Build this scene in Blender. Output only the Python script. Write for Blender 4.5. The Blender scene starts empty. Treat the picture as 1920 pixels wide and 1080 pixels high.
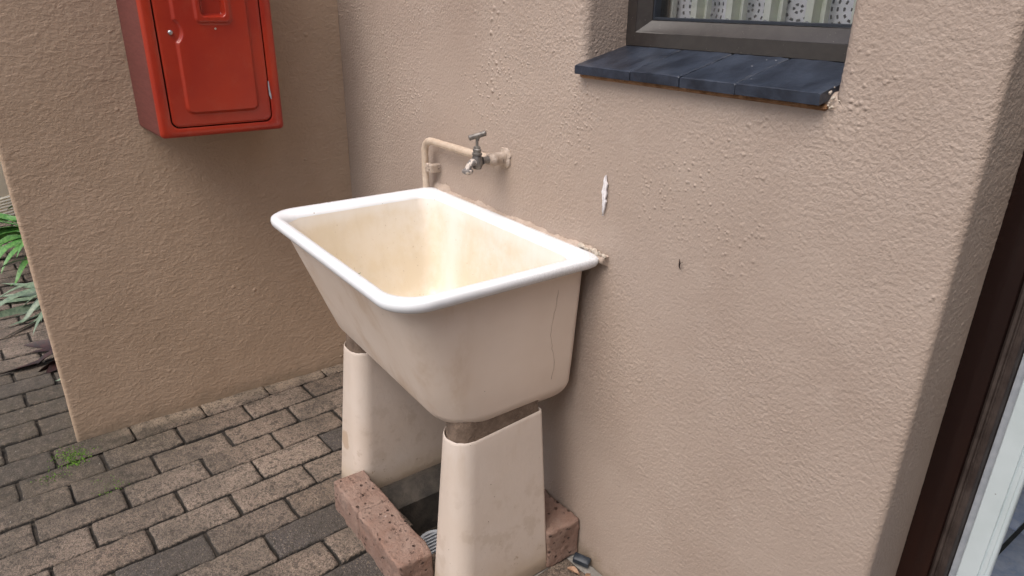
import bpy, bmesh, math, random
import numpy as np
from mathutils import Vector, Matrix
random.seed(7); rng = np.random.default_rng(7)
S = bpy.context.scene; C = S.collection
PI = math.pi
def clamp(v, a, b): return max(a, min(b, v))

# ------------------------------------------------------------------ camera
cam_d = bpy.data.cameras.new('camera'); cam = bpy.data.objects.new('camera', cam_d); C.objects.link(cam); S.camera = cam
r = Vector((0.59062497, 0.80681601, 0.0144935)); u = Vector((-0.31845063, 0.21654157, 0.92287537)); f = Vector((-0.74145218, 0.5496887, -0.38482593))
m = Matrix((r, u, -f)).transposed().to_4x4(); m.translation = Vector((2.346682, -0.996158, 1.35)); cam.matrix_world = m
cam_d.sensor_width = 36; cam_d.lens = 1290.05 / 1920 * 36; cam_d.clip_start = 0.02; cam_d.clip_end = 500
# ------------------------------------------------------------------ light
SUN = Vector((0.10, -0.50, 0.86)).normalized()
w = bpy.data.worlds.new("World"); S.world = w; w.use_nodes = True; nt = w.node_tree
sky = nt.nodes.new('ShaderNodeTexSky'); sky.sky_type = 'NISHITA'; sky.sun_disc = False
sky.sun_elevation = math.asin(SUN.z); sky.sun_rotation = math.atan2(SUN.x, SUN.y) % (2*PI)
sky.dust_density = 5.0; sky.air_density = 1.0; sky.ozone_density = 0.6
nt.links.new(sky.outputs[0], nt.nodes['Background'].inputs[0]); nt.nodes['Background'].inputs[1].default_value = 0.13
sl = bpy.data.lights.new('sun', 'SUN'); sl.energy = 1.35; sl.angle = math.radians(50); sl.color = (1.0, 0.975, 0.95)
so = bpy.data.objects.new('sun', sl); C.objects.link(so); so.rotation_euler = SUN.to_track_quat('Z', 'Y').to_euler()
S.view_settings.view_transform = 'Standard'; S.view_settings.look = 'None'; S.view_settings.gamma = 1; S.view_settings.exposure = 0.50

# ------------------------------------------------------------------ helpers
def tag(o, label=None, cat=None, group=None, kind=None):
    if label: o['label'] = label
    if cat: o['category'] = cat
    if group: o['group'] = group
    if kind: o['kind'] = kind
    return o
def empty(name, loc, label=None, cat=None, group=None, rz=0):
    o = bpy.data.objects.new(name, None); C.objects.link(o); o.location = loc; o.rotation_euler.z = rz
    o.empty_display_size = .05
    return tag(o, label, cat, group)
class MB:
    def __init__(s): s.v = []; s.f = []
    def add(s, vs, fs):
        b = len(s.v); s.v += [tuple(x) for x in vs]; s.f += [tuple(i + b for i in q) for q in fs]; return b
    def loft(s, loops, cap0=False, cap1=False, closed=True):
        n = len(loops[0]); vs = [p for l in loops for p in l]; fs = []
        for k in range(len(loops) - 1):
            for i in range(n if closed else n - 1):
                j = (i + 1) % n; fs.append((k*n + i, k*n + j, (k+1)*n + j, (k+1)*n + i))
        if cap0: fs.append(tuple(range(n))[::-1])
        if cap1: fs.append(tuple((len(loops)-1)*n + i for i in range(n)))
        s.add(vs, fs); return s
    def box(s, x0, x1, y0, y1, z0, z1, bev=0.0):
        b = min(bev, (x1-x0)/2.01, (y1-y0)/2.01, (z1-z0)/2.01)
        if b <= 0:
            s.add([(x0,y0,z0),(x1,y0,z0),(x1,y1,z0),(x0,y1,z0),(x0,y0,z1),(x1,y0,z1),(x1,y1,z1),(x0,y1,z1)],
                  [(0,3,2,1),(4,5,6,7),(0,1,5,4),(1,2,6,5),(2,3,7,6),(3,0,4,7)]); return s
        L = []
        for z, i in ((z0, b), (z0 + b, 0), (z1 - b, 0), (z1, b)):
            L.append([(x, y, z) for x, y in rr(x0+i, x1-i, y0+i, y1-i, b*.9, 2)])
        s.loft(L, True, True); return s
    def tube(s, pts, rad, n=12, caps=True):
        pts = [Vector(p) for p in pts]; L = []
        rads = rad if isinstance(rad, (list, tuple)) else [rad]*len(pts)
        ref = None
        for i, p in enumerate(pts):
            t = (pts[min(i+1, len(pts)-1)] - pts[max(i-1, 0)]).normalized()
            if ref is None:
                ref = Vector((0,0,1)) if abs(t.z) < .9 else Vector((1,0,0))
            a = (ref - t*ref.dot(t)).normalized(); ref = a; b = t.cross(a)
            L.append([tuple(p + (a*math.cos(k*2*PI/n) + b*math.sin(k*2*PI/n))*rads[i]) for k in range(n)])
        s.loft(L, caps, caps); return s
    def lathe(s, prof, o, ax=(0,0,1), n=24):   # prof = (r, h) along ax
        ax = Vector(ax).normalized(); a = (Vector((0,0,1)) if abs(ax.z) < .9 else Vector((1,0,0))); a = (a - ax*a.dot(ax)).normalized(); b = ax.cross(a); o = Vector(o)
        s.loft([[tuple(o + ax*h + (a*math.cos(k*2*PI/n) + b*math.sin(k*2*PI/n))*max(rd, 1e-5)) for k in range(n)] for rd, h in prof], True, True); return s
    def build(s, name, mat, parent=None, smooth=True, angle=40):
        me = bpy.data.meshes.new(name); me.from_pydata(s.v, [], s.f); me.validate(); me.update()
        bm = bmesh.new(); bm.from_mesh(me); bmesh.ops.recalc_face_normals(bm, faces=bm.faces); bm.to_mesh(me); bm.free()
        if smooth:
            me.polygons.foreach_set('use_smooth', [True]*len(me.polygons))
            try: me.set_sharp_from_angle(angle=math.radians(angle))
            except Exception: pass
        me.materials.append(mat); o = bpy.data.objects.new(name, me); C.objects.link(o)
        if parent:
            o.parent = parent
            o.matrix_parent_inverse = Matrix.LocRotScale(parent.location, parent.rotation_euler, None).inverted() if parent.type == 'EMPTY' else Matrix()
        return o
def rr(x0, x1, y0, y1, rad, n=6):
    R = rad if isinstance(rad, (list, tuple)) else (rad,)*4   # order: (x0,y0),(x1,y0),(x1,y1),(x0,y1)
    out = []
    for k, (cx, cy, a0) in enumerate(((x0, y0, PI), (x1, y0, 1.5*PI), (x1, y1, 0), (x0, y1, .5*PI))):
        q = max(R[k], 1e-4); ox = cx + (q if cx == x0 else -q); oy = cy + (q if cy == y0 else -q)
        for i in range(n + 1):
            a = a0 + i/n*PI/2; out.append((ox + q*math.cos(a), oy + q*math.sin(a)))
    return out

class NM:
    """small node-tree builder"""
    def __init__(s, name, **kw):
        s.m = bpy.data.materials.new(name); s.m.use_nodes = True; s.t = s.m.node_tree; s.b = s.t.nodes['Principled BSDF']; s.out = s.t.nodes['Material Output']
        tc = s.t.nodes.new('ShaderNodeTexCoord'); s.co = tc.outputs['Object']
        geo = s.t.nodes.new('ShaderNodeNewGeometry'); s.pos = geo.outputs['Position']; s.geo = geo
        for k, v in kw.items(): s.set(k, v)
    def n(s, ty, **kw):
        nd = s.t.nodes.new(ty)
        for k, v in kw.items(): setattr(nd, k, v)
        return nd
    def inp(s, sock, v):
        if isinstance(v, bpy.types.NodeSocket): s.t.links.new(v, sock)
        elif v is not None: sock.default_value = v if not (isinstance(v, tuple) and len(v) == 3 and sock.type == 'RGBA') else (*v, 1)
    def set(s, k, v): s.inp(s.b.inputs[k], v)
    def noise(s, scale, detail=4, rough=.55, co=None, dist=0, out='Fac'):
        nd = s.n('ShaderNodeTexNoise'); s.inp(nd.inputs['Vector'], co or s.pos); nd.inputs['Scale'].default_value = scale
        nd.inputs['Detail'].default_value = detail; nd.inputs['Roughness'].default_value = rough; nd.inputs['Distortion'].default_value = dist; return nd.outputs[out]
    def vor(s, scale, feature='F1', co=None, out='Distance', rnd=1):
        nd = s.n('ShaderNodeTexVoronoi', feature=feature); s.inp(nd.inputs['Vector'], co or s.pos); nd.inputs['Scale'].default_value = scale; nd.inputs['Randomness'].default_value = rnd; return nd.outputs[out]
    def map(s, sc=(1,1,1), loc=(0,0,0), rot=(0,0,0), co=None):
        nd = s.n('ShaderNodeMapping'); s.inp(nd.inputs['Vector'], co or s.pos); nd.inputs['Scale'].default_value = sc; nd.inputs['Location'].default_value = loc; nd.inputs['Rotation'].default_value = rot; return nd.outputs[0]
    def ma(s, op, a, b=None, c=None, cl=False):
        nd = s.n('ShaderNodeMath', operation=op, use_clamp=cl); s.inp(nd.inputs[0], a)
        if b is not None: s.inp(nd.inputs[1], b)
        if c is not None: s.inp(nd.inputs[2], c)
        return nd.outputs[0]
    def ramp(s, fac, a, b, ca=0.0, cb=1.0, smooth=True):
        nd = s.n('ShaderNodeMapRange', interpolation_type='SMOOTHSTEP' if smooth else 'LINEAR'); s.inp(nd.inputs[0], fac)
        nd.inputs[1].default_value = a; nd.inputs[2].default_value = b; nd.inputs[3].default_value = ca; nd.inputs[4].default_value = cb; return nd.outputs[0]
    def mix(s, fac, a, b, mode='MIX'):
        nd = s.n('ShaderNodeMix', data_type='RGBA', blend_type=mode); s.inp(nd.inputs[0], fac); s.inp(nd.inputs[6], a); s.inp(nd.inputs[7], b); return nd.outputs[2]
    def sep(s, v=None):
        nd = s.n('ShaderNodeSeparateXYZ'); s.inp(nd.inputs[0], v or s.pos); return nd.outputs
    def bump(s, h, dist=.002, strength=1.0):
        nd = s.n('ShaderNodeBump'); nd.inputs['Distance'].default_value = dist; nd.inputs['Strength'].default_value = strength; s.inp(nd.inputs['Height'], h); s.set('Normal', nd.outputs[0]); return s
    def disp(s, h, scale, mid=.5):
        nd = s.n('ShaderNodeDisplacement'); nd.inputs['Scale'].default_value = scale; nd.inputs['Midlevel'].default_value = mid; s.inp(nd.inputs['Height'], h)
        s.t.links.new(nd.outputs[0], s.out.inputs['Displacement']); s.m.displacement_method = 'BOTH'; return s
    def dist_to(s, p, sc=(1,1,1)):
        a = s.n('ShaderNodeVectorMath', operation='SUBTRACT'); s.inp(a.inputs[0], s.pos); a.inputs[1].default_value = p
        b = s.n('ShaderNodeVectorMath', operation='MULTIPLY'); s.t.links.new(a.outputs[0], b.inputs[0]); b.inputs[1].default_value = sc
        c = s.n('ShaderNodeVectorMath', operation='LENGTH'); s.t.links.new(b.outputs[0], c.inputs[0]); return c.outputs['Value']

# ------------------------------------------------------------------ materials
def stucco(name, kind):
    q = NM(name, Roughness=.62)
    base = (.50, .385, .30)
    big = q.noise(2.3, 3); mid = q.noise(14, 4)
    A, B, D_ = ((.350, .277, .229), (.395, .320, .269), (.425, .352, .302)) if kind == 'main' else ((.395, .286, .198), (.445, .328, .234), (.465, .348, .252))
    col = q.mix(q.ramp(big, .3, .7), A, B)
    col = q.mix(q.ma('MULTIPLY', q.ramp(mid, .5, .75), .35), col, D_)
    # grime line close to the paving and little dark specks
    z = q.sep()[2]
    g = q.ma('MULTIPLY', q.ramp(q.ma('ADD', z, q.ma('MULTIPLY', q.noise(16, 5, .65), .13)), .06, .13, 1, 0), .65)
    col = q.mix(g, col, (.24, .185, .13))
    sp = q.ramp(q.vor(17), .022, .035, 1, 0); sp = q.ma('MULTIPLY', sp, q.ramp(q.noise(3.1, 2), .6, .64))
    col = q.mix(q.ma('MULTIPLY', sp, .7), col, (.09, .07, .055))
    if kind == 'main':
        m1 = q.map((1, 1, 1)); fine = q.noise(230, 2, .6); grain = q.noise(140, 3, .55)
        nod = q.ramp(q.vor(78), .03, .36, 1, 0); nodm = q.ramp(q.noise(4.2, 3, co=q.map(loc=(3,1,5))), .44, .66)
        x, y, zz = q.sep()
        up = q.ramp(zz, .75, 1.15, .25, 1)          # the coarse lumps sit in the upper render coat
        nod2 = q.ramp(q.vor(34), .02, .22, 1, 0); nod2 = q.ma('MULTIPLY', nod2, q.ramp(q.noise(5, 2, co=q.map(loc=(9,2,1))), .52, .62))
        # vertical run of lumps
        run = q.ramp(q.ma('ABSOLUTE', q.ma('SUBTRACT', x, q.ma('ADD', .885, q.ma('MULTIPLY', q.noise(7, 2), .05)))), .0, .03, 1, 0)
        run = q.ma('MULTIPLY', run, q.ramp(zz, 1.08, 1.16)); run = q.ma('MULTIPLY', run, q.ramp(q.vor(42), .05, .35, 1, 0))
        amp = q.ramp(q.noise(2.6, 3, co=q.map(loc=(7,1,2))), .35, .65, .45, 1.0); coarse = q.ma('MULTIPLY', q.noise(58, 2, .5), .30); h = q.ma('ADD', q.ma('MULTIPLY', q.ma('ADD', q.ma('MULTIPLY', grain, .80), coarse), amp), q.ma('MULTIPLY', fine, .22))
        h = q.ma('ADD', h, q.ma('MULTIPLY', q.ma('MULTIPLY', nod, nodm), q.ma('MULTIPLY', up, .50)))
        h = q.ma('ADD', h, q.ma('MULTIPLY', nod2, q.ma('MULTIPLY', up, .50)))
        h = q.ma('ADD', h, q.ma('MULTIPLY', run, .9)); h = q.ma('ADD', h, q.ma('MULTIPLY', q.noise(5, 3), .5))
        q.disp(q.ma('MULTIPLY', h, q.ramp(x, .9, 1.9, 1, .74)), .0046, .9)
    else:
        st = q.map((1, 1, 1.35)); grain = q.noise(72, 3, .55, co=st, dist=.35); fine = q.noise(180, 2, .6)
        ridg = q.ramp(q.noise(22, 3, .6, co=q.map((1, .9, 1.8), loc=(4,4,4)), dist=.5), .5, .66)
        nod = q.ma('MULTIPLY', q.ramp(q.vor(26), .02, .22, 1, 0), q.ramp(q.noise(4, 2, co=q.map(loc=(9,7,1))), .55, .64))
        h = q.ma('ADD', q.ma('MULTIPLY', grain, .52), q.ma('MULTIPLY', fine, .12)); h = q.ma('ADD', h, q.ma('MULTIPLY', ridg, .12))
        h = q.ma('ADD', h, q.ma('MULTIPLY', nod, .5)); h = q.ma('ADD', h, q.ma('MULTIPLY', q.noise(4, 3), 1.2))
        q.disp(h, .0047, .9)
    q.set('Base Color', col); return q.m
M = {}
M['stucco'] = stucco('beige_textured_render', 'main'); M['stucco_side'] = stucco('beige_brushed_render', 'side')

def m_pavers():
    q = NM('clay_pavers', Roughness=.9)
    at = q.n('ShaderNodeAttribute', attribute_name='tint'); sp = q.n('ShaderNodeSeparateColor'); q.t.links.new(at.outputs['Color'], sp.inputs[0])
    t, dk, ed = sp.outputs[0], sp.outputs[1], sp.outputs[2]
    c = q.mix(t, (.205, .152, .118), (.32, .25, .20))
    grit = q.noise(330, 3, .7); c = q.mix(q.ramp(grit, .55, .68), c, (.50, .41, .32))
    c = q.mix(q.ramp(q.noise(210, 3, .7, co=q.map(loc=(3,3,3))), .54, .66), c, (.085, .068, .055))
    c = q.mix(q.ma('MULTIPLY', q.ramp(q.noise(75, 6, .8, dist=.4), .49, .60), q.ramp(q.noise(9, 3), .35, .6, .35, .85)), c, (.075, .062, .050))
    # damp, mossy, blackened zone by the end of the side wall
    st = q.ramp(q.ma('ADD', q.dist_to((-.15, -1.10, 0), (1, 1.15, 0)), q.ma('MULTIPLY', q.noise(8, 5, .6), .5)), .50, 1.05, 1, 0)
    c = q.mix(q.ma('MULTIPLY', q.ma('MULTIPLY', st, q.ramp(q.noise(42, 5, .75), .30, .55, .45, 1)), .85), c, (.050, .043, .028))
    st2 = q.ma('MULTIPLY', q.ramp(q.noise(5, 5, .65, co=q.map(loc=(1,8,0))), .48, .68), .55)
    c = q.mix(st2, c, (.07, .06, .05))
    c = q.mix(dk, c, q.mix(q.ramp(grit, .5, .66), (.035, .035, .038), (.14, .13, .125)))
    x = q.sep()[0]
    # pale sandy cement smear against the side wall
    sm = q.ma('MULTIPLY', q.ramp(q.ma('ADD', x, q.ma('MULTIPLY', q.noise(14, 4), .06)), .055, .10, 1, 0), q.ramp(x, -.3, .0, 0, 1, False))
    sm = q.ma('MULTIPLY', sm, q.ramp(q.sep()[1], -1.0, -.80))
    c = q.mix(q.ma('MULTIPLY', sm, .75), c, q.mix(grit, (.30, .235, .17), (.46, .37, .285)))
    pep = q.noise(150, 3, .75, co=q.map(loc=(5,1,2))); c = q.mix(q.ma('MULTIPLY', q.ramp(pep, .53, .60), .7), c, (.06, .05, .04)); c = q.mix(q.ma('MULTIPLY', q.ramp(q.noise(170, 3, .75, co=q.map(loc=(1,7,2))), .57, .64), q.ramp(st, 0, 1, .5, .18)), c, (.42, .33, .245))
    big = q.ramp(q.noise(3.2, 4, .7, co=q.map(loc=(6,6,0))), .42, .60); c = q.mix(q.ma('MULTIPLY', big, .42), c, (.070, .060, .048)); c = q.mix(q.ma('MULTIPLY', q.ramp(q.noise(38, 6, .8, dist=.3, co=q.map(loc=(2,9,0))), .53, .59), .65), c, (.045, .038, .030))
    c = q.mix(q.ramp(q.ma('ADD', ed, q.ma('MULTIPLY', q.ma('SUBTRACT', q.noise(120, 4, .7), .5), 1.1)), .25, .60), c, (.020, .017, .014))
    white = q.ma('MULTIPLY', q.ramp(q.vor(28), .03, .05, 1, 0), q.ramp(q.noise(9, 2), .55, .6)); c = q.mix(white, c, (.6, .58, .54))
    q.set('Base Color', c)
    h = q.ma('ADD', q.ma('ADD', q.ma('MULTIPLY', grit, .5), pep), q.ma('MULTIPLY', q.noise(80, 4, .7), .9)); q.bump(h, .006, 1); return q.m
M['pavers'] = m_pavers()
def m_simple(name, c1, c2, sc=30, rough=.8, bsc=120, bd=.001, metal=0, spk=None, spkc=None, **kw):
    q = NM(name, Roughness=rough, Metallic=metal, **kw)
    c = q.mix(q.ramp(q.noise(sc, 5, .6), .32, .68), c1, c2)
    if spk: c = q.mix(q.ma('MULTIPLY', q.ramp(q.vor(spk), .05, .09, 1, 0), q.ramp(q.noise(spk*.3, 2), .5, .6)), c, spkc)
    q.set('Base Color', c)
    if bd: q.bump(q.noise(bsc, 4, .6), bd)
    return q.m
M['soil'] = m_simple('dark_joint_soil', (.018, .015, .012), (.05, .04, .03), 60, .95, 200, .003)
M['ground'] = m_simple('sandy_ground', (.16, .13, .10), (.24, .20, .15), 3, .95, 60, .004)
M['concrete'] = m_simple('grey_concrete', (.20, .19, .175), (.34, .325, .30), 26, .92, 160, .003, spk=60, spkc=(.5, .49, .47))
M['dark_concrete'] = m_simple('damp_dark_concrete', (.030, .027, .024), (.075, .064, .054), 18, .85, 160, .003)
M['mortar'] = m_simple('brown_mortar', (.13, .092, .068), (.20, .145, .108), 45, .95, 170, .004)
M['bead'] = m_simple('painted_mortar_bead', (.36, .285, .23), (.45, .365, .305), 30, .7, 130, .003)
M['plaster_white'] = m_simple('bare_white_plaster', (.72, .70, .72), (.82, .80, .82), 60, .9, 200, .002)
M['plaster_raw'] = m_simple('chipped_plaster', (.42, .36, .30), (.60, .54, .46), 60, .9, 200, .003)

def m_glaze(name, inside):
    q = NM(name, Roughness=.24 if inside else .36, IOR=1.5)
    if inside:
        c = q.mix(q.ramp(q.noise(5.5, 6, .7), .40, .62), (.77, .725, .655), (.72, .645, .52))
        tp_ = q.ramp(q.ma('ADD', q.sep()[2], q.ma('MULTIPLY', q.noise(9, 4), .05)), .815, .85); 
        # old yellow staining in the far left end, clean run under the tap
        d = q.ramp(q.dist_to((.72, -.40, .70), (1, 1.2, 1.1)), .12, .55, 1, 0); c = q.mix(q.ma('MULTIPLY', d, .45), c, (.70, .59, .42)); rn = q.ramp(q.noise(30, 5, .65, co=q.map((1, 1, .25))), .48, .64); c = q.mix(q.ma('MULTIPLY', rn, .17), c, (.62, .53, .40))
        cl = q.ramp(q.ma('ADD', q.ma('ABSOLUTE', q.ma('SUBTRACT', q.sep()[0], .80)), q.ma('MULTIPLY', q.noise(12, 3), .06)), .035, .10, 1, 0)
        cl = q.ma('MULTIPLY', cl, q.ramp(q.sep()[1], -.14, -.08)); c = q.mix(q.ma('MULTIPLY', cl, .7), c, (.82, .80, .77))
        dn = q.ramp(q.noise(120, 2), .70, .76); c = q.mix(q.ma('MULTIPLY', dn, .5), c, (.35, .26, .16)); sc = q.ma('MULTIPLY', q.ramp(q.ma('ADD', q.sep()[2], q.ma('MULTIPLY', q.noise(10, 3), .05)), .55, .60, 1, 0), q.ramp(q.noise(26, 5, .7), .4, .7)); c = q.mix(q.ma('MULTIPLY', sc, .6), c, (.45, .34, .21)); c = q.mix(q.ma('MULTIPLY', tp_, .45), c, (.84, .83, .81))
    else:
        c = q.mix(q.ramp(q.noise(3.0, 4, .6), .35, .65), (.78, .675, .585), (.73, .62, .525))
        # rust-brown drip stains on the sloping front
        y = q.sep()[1]
        d = q.ma('MULTIPLY', q.ramp(q.noise(7, 5, .7, co=q.map((1, 1, .5))), .45, .7), q.ramp(y, -.30, -.36)); c = q.mix(q.ma('MULTIPLY', d, .55), c, (.52, .37, .24))
    sp = q.ma('MULTIPLY', q.ramp(q.vor(34), .035, .055, 1, 0), q.ramp(q.noise(6, 2, co=q.map(loc=(2,5,1))), .54, .6)); c = q.mix(q.ma('MULTIPLY', sp, .8), c, (.16, .12, .09))
    q.set('Base Color', c); q.bump(q.noise(9, 3), .004, .35); return q.m
M['glaze_in'] = m_glaze('stained_cream_glaze', True); M['glaze_out'] = m_glaze('cream_glazed_outside', False)
def m_rim():
    q = NM('white_glazed_rim', Roughness=.22); x, y, z = q.sep()
    c = q.mix(q.ramp(q.noise(11, 4), .4, .7), (.80, .83, .87), (.74, .77, .80))
    back = q.ramp(y, -.075, -.03); ri = q.ma('MULTIPLY', q.ramp(x, 1.0, 1.3, .35, 1), 1.0)
    m_ = q.ma('MULTIPLY', q.ramp(q.noise(260, 3, .75), .47, .56), q.ma('MAXIMUM', q.ma('MULTIPLY', back, ri), q.ma('MULTIPLY', q.ramp(x, 1.27, 1.33), q.ramp(y, -.35, -.1, .0, .6))))
    c = q.mix(q.ma('MULTIPLY', m_, .32), c, (.30, .30, .31))
    sp = q.ma('MULTIPLY', q.ramp(q.vor(40), .05, .07, 1, 0), q.ramp(q.noise(8, 2), .5, .6)); c = q.mix(sp, c, (.3, .26, .2))
    q.set('Base Color', c); return q.m
M['rim'] = m_rim()
def m_ped():
    q = NM('cream_glazed_pedestal', Roughness=.42); z = q.sep()[2]
    c = q.mix(q.ramp(q.noise(4, 4), .35, .65), (.64, .56, .495), (.60, .51, .435))
    mot = q.ma('MULTIPLY', q.ramp(q.noise(18, 4, .65), .52, .64), q.ramp(z, .42, .18)); c = q.mix(q.ma('MULTIPLY', mot, .30), c, (.42, .33, .25))
    c = q.mix(q.ma('MULTIPLY', q.ramp(q.ma('ADD', z, q.ma('MULTIPLY', q.noise(20, 4), .06)), .05, .13, 1, 0), .6), c, (.48, .38, .27))
    sp = q.ma('MULTIPLY', q.ramp(q.vor(38), .04, .06, 1, 0), q.ramp(q.noise(9, 2), .52, .6)); c = q.mix(sp, c, (.2, .15, .11))
    chp = q.ma('MULTIPLY', q.ramp(q.noise(34, 5, .75, co=q.map(loc=(3,3,9))), .62, .64), q.ramp(z, .22, .05)); c = q.mix(q.ma('MULTIPLY', chp, .7), c, (.36, .27, .19))
    rst = q.ma('MULTIPLY', q.ramp(q.noise(14, 4, .7, co=q.map((1, 1, .25))), .50, .66), q.ramp(z, .30, .46)); c = q.mix(q.ma('MULTIPLY', rst, .35), c, (.48, .36, .25))
    pat = q.ma('ADD', q.dist_to((.70, -.38, .155), (1, .6, .8)), q.ma('MULTIPLY', q.noise(40, 4, .7), .03)); c = q.mix(q.ramp(pat, .038, .042, .8, 0), c, (.46, .34, .24))
    q.set('Base Color', c); q.bump(q.noise(60, 4), .0012, .6); return q.m
M['ped'] = m_ped()
def m_red():
    q = NM('sun_faded_red_fibreglass', Roughness=.28)
    c = q.mix(q.ramp(q.noise(5, 4), .35, .7), (.40, .032, .010), (.32, .021, .010))
    c = q.mix(q.ma('MULTIPLY', q.ramp(q.noise(22, 5, .7), .5, .75), .25), c, (.42, .09, .05))
    sp = q.ma('MULTIPLY', q.ramp(q.vor(45), .03, .05, 1, 0), q.ramp(q.noise(11, 2), .55, .6)); c = q.mix(q.ma('MULTIPLY', sp, .6), c, (.8, .5, .35))
    q.set('Base Color', c); q.bump(q.noise(13, 3), .003, .3); q.set('Coat Weight', .25); q.set('Coat Roughness', .15); return q.m
M['red'] = m_red()
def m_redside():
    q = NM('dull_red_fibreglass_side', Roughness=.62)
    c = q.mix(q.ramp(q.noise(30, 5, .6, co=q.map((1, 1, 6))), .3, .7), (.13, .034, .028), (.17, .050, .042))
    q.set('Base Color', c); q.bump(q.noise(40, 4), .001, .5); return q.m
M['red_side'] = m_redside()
M['gap'] = m_simple('dark_gap', (.012, .006, .005), (.02, .01, .01), 30, .9, bd=0)
M['metal'] = m_simple('dull_zinc', (.35, .36, .38), (.5, .5, .52), 80, .42, bd=.0005, metal=.9)
M['tap_metal'] = m_simple('tarnished_tap_brass', (.13, .12, .115), (.27, .255, .235), 60, .5, 200, .0006, metal=.55, spk=150, spkc=(.55, .5, .45))
def m_pipe():
    q = NM('overpainted_pipe', Roughness=.5)
    c = q.mix(q.ramp(q.noise(50, 4), .4, .7), (.50, .40, .31), (.56, .47, .38)); q.set('Base Color', c); q.bump(q.noise(110, 4, .65), .003, .8); return q.m
M['pipe'] = m_pipe()
def m_lump():
    q = NM('paint_crusted_fitting', Roughness=.6)
    c = q.mix(q.ramp(q.noise(70, 4), .40, .62), (.42, .34, .275), (.50, .42, .36)); c = q.mix(q.ramp(q.noise(55, 3, co=q.map(loc=(2,2,2))), .62, .68), c, (.17, .14, .12))
    q.set('Base Color', c); q.bump(q.noise(160, 4, .7), .005, .9); return q.m
M['lump'] = m_lump()
def m_spout():
    q = NM('tap_with_paint_splashes', Roughness=.5)
    c = q.mix(q.ramp(q.noise(75, 3, co=q.map(loc=(1.3,.2,.4))), .53, .57), (.17, .16, .155), (.52, .46, .41)); q.set('Base Color', c); q.bump(q.noise(180, 3), .001); return q.m
M['spout'] = m_spout()
M['frame_face'] = m_simple('dark_bronze_frame', (.022, .019, .019), (.032, .028, .027), 60, .35, bd=.0002, metal=.2, spk=160, spkc=(.3, .28, .26))
_b = M['frame_face'].node_tree.nodes['Principled BSDF']; _b.inputs['Coat Weight'].default_value = 1; _b.inputs['Coat Roughness'].default_value = .22; _b.inputs['Coat IOR'].default_value = 1.7
M['seal'] = m_simple('black_rubber_seal', (.015, .02, .03), (.02, .025, .035), 30, .5, bd=0)
def m_slate():
    q = NM('charcoal_sill_tile', Roughness=.36)
    c = q.mix(q.ramp(q.noise(24, 5, .65, co=q.map((1, .35, 1))), .3, .7), (.010, .014, .024), (.032, .042, .064))
    sp = q.ma('MULTIPLY', q.ramp(q.vor(46), .04, .07, 1, 0), q.ramp(q.noise(13, 2), .58, .63)); c = q.mix(sp, c, (.5, .5, .52))
    q.set('Base Color', c); q.bump(q.noise(50, 5, .65), .003, .6); return q.m
M['slate'] = m_slate()
M['rust'] = m_simple('rusty_sill_bedding', (.20, .10, .045), (.34, .20, .11), 50, .95, 150, .004)
def m_bar():
    q = NM('pale_green_painted_bar', Roughness=.45); c = q.mix(q.ramp(q.noise(20, 4), .35, .7), (.86, .90, .82), (.80, .84, .72))
    c = q.mix(q.ramp(q.noise(34, 5, .7, co=q.map(loc=(.3,.1,.6))), .66, .70), c, (.13, .09, .05)); q.set('Base Color', c); return q.m
M['bar'] = m_bar()
def m_lace():
    q = NM('white_lace_curtain', Roughness=.9); x, y, z = q.sep(q.map(sc=(1,1,1), loc=(-1.461, 0, -1.345)))
    cs = .108; K = 0
    u_ = q.ma('SUBTRACT', q.ma('FRACT', q.ma('ADD', q.ma('DIVIDE', x, cs), .5)), .5); v_ = q.ma('SUBTRACT', q.ma('FRACT', q.ma('ADD', q.ma('DIVIDE', z, cs), .5)), .5)
    rad = q.ma('SQRT', q.ma('ADD', q.ma('MULTIPLY', u_, u_), q.ma('MULTIPLY', v_, v_))); ang = q.ma('ARCTAN2', v_, u_)
    k = q.ma('FLOOR', q.ma('MULTIPLY', rad, 8)); fr = q.ma('ABSOLUTE', q.ma('SUBTRACT', q.ma('FRACT', q.ma('MULTIPLY', rad, 8)), .5))
    a2 = q.ma('ABSOLUTE', q.ma('SUBTRACT', q.ma('FRACT', q.ma('MULTIPLY', ang, q.ma('DIVIDE', q.ma('ADD', q.ma('MULTIPLY', k, 6), 5), 2*PI))), .5))
    hole = q.ma('MULTIPLY', q.ma('LESS_THAN', fr, .16), q.ma('LESS_THAN', a2, .27)); hole = q.ma('MULTIPLY', hole, q.ma('LESS_THAN', rad, .66))
    q.set('Base Color', (.90, .91, .95)); q.set('Alpha', q.ma('SUBTRACT', 1, q.ma('MULTIPLY', hole, .85))); return q.m
M['lace'] = m_lace()
def m_glass():
    q = NM('window_glass'); t = q.t; tr = q.n('ShaderNodeBsdfTransparent'); gl = q.n('ShaderNodeBsdfGlossy'); gl.inputs['Roughness'].default_value = .02
    fz = q.n('ShaderNodeFresnel'); fz.inputs[0].default_value = 1.45; mx = q.n('ShaderNodeMixShader'); t.links.new(fz.outputs[0], mx.inputs[0]); t.links.new(tr.outputs[0], mx.inputs[1]); t.links.new(gl.outputs[0], mx.inputs[2])
    t.links.new(mx.outputs[0], q.out.inputs[0]); return q.m
M['glass'] = m_glass()
def m_wood():
    q = NM('dark_varnished_wood', Roughness=.25); c = q.mix(q.ramp(q.noise(12, 5, .6, co=q.map((1, 1, .08))), .35, .7), (.010, .0035, .003), (.024, .008, .005))
    q.set('Base Color', c); q.bump(q.noise(60, 4, co=q.map((1,1,.1))), .0006); return q.m
M['wood'] = m_wood()
M['wood_worn'] = m_simple('weathered_brown_moulding', (.035, .025, .022), (.065, .050, .044), 18, .45, bd=.0008)
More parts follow.
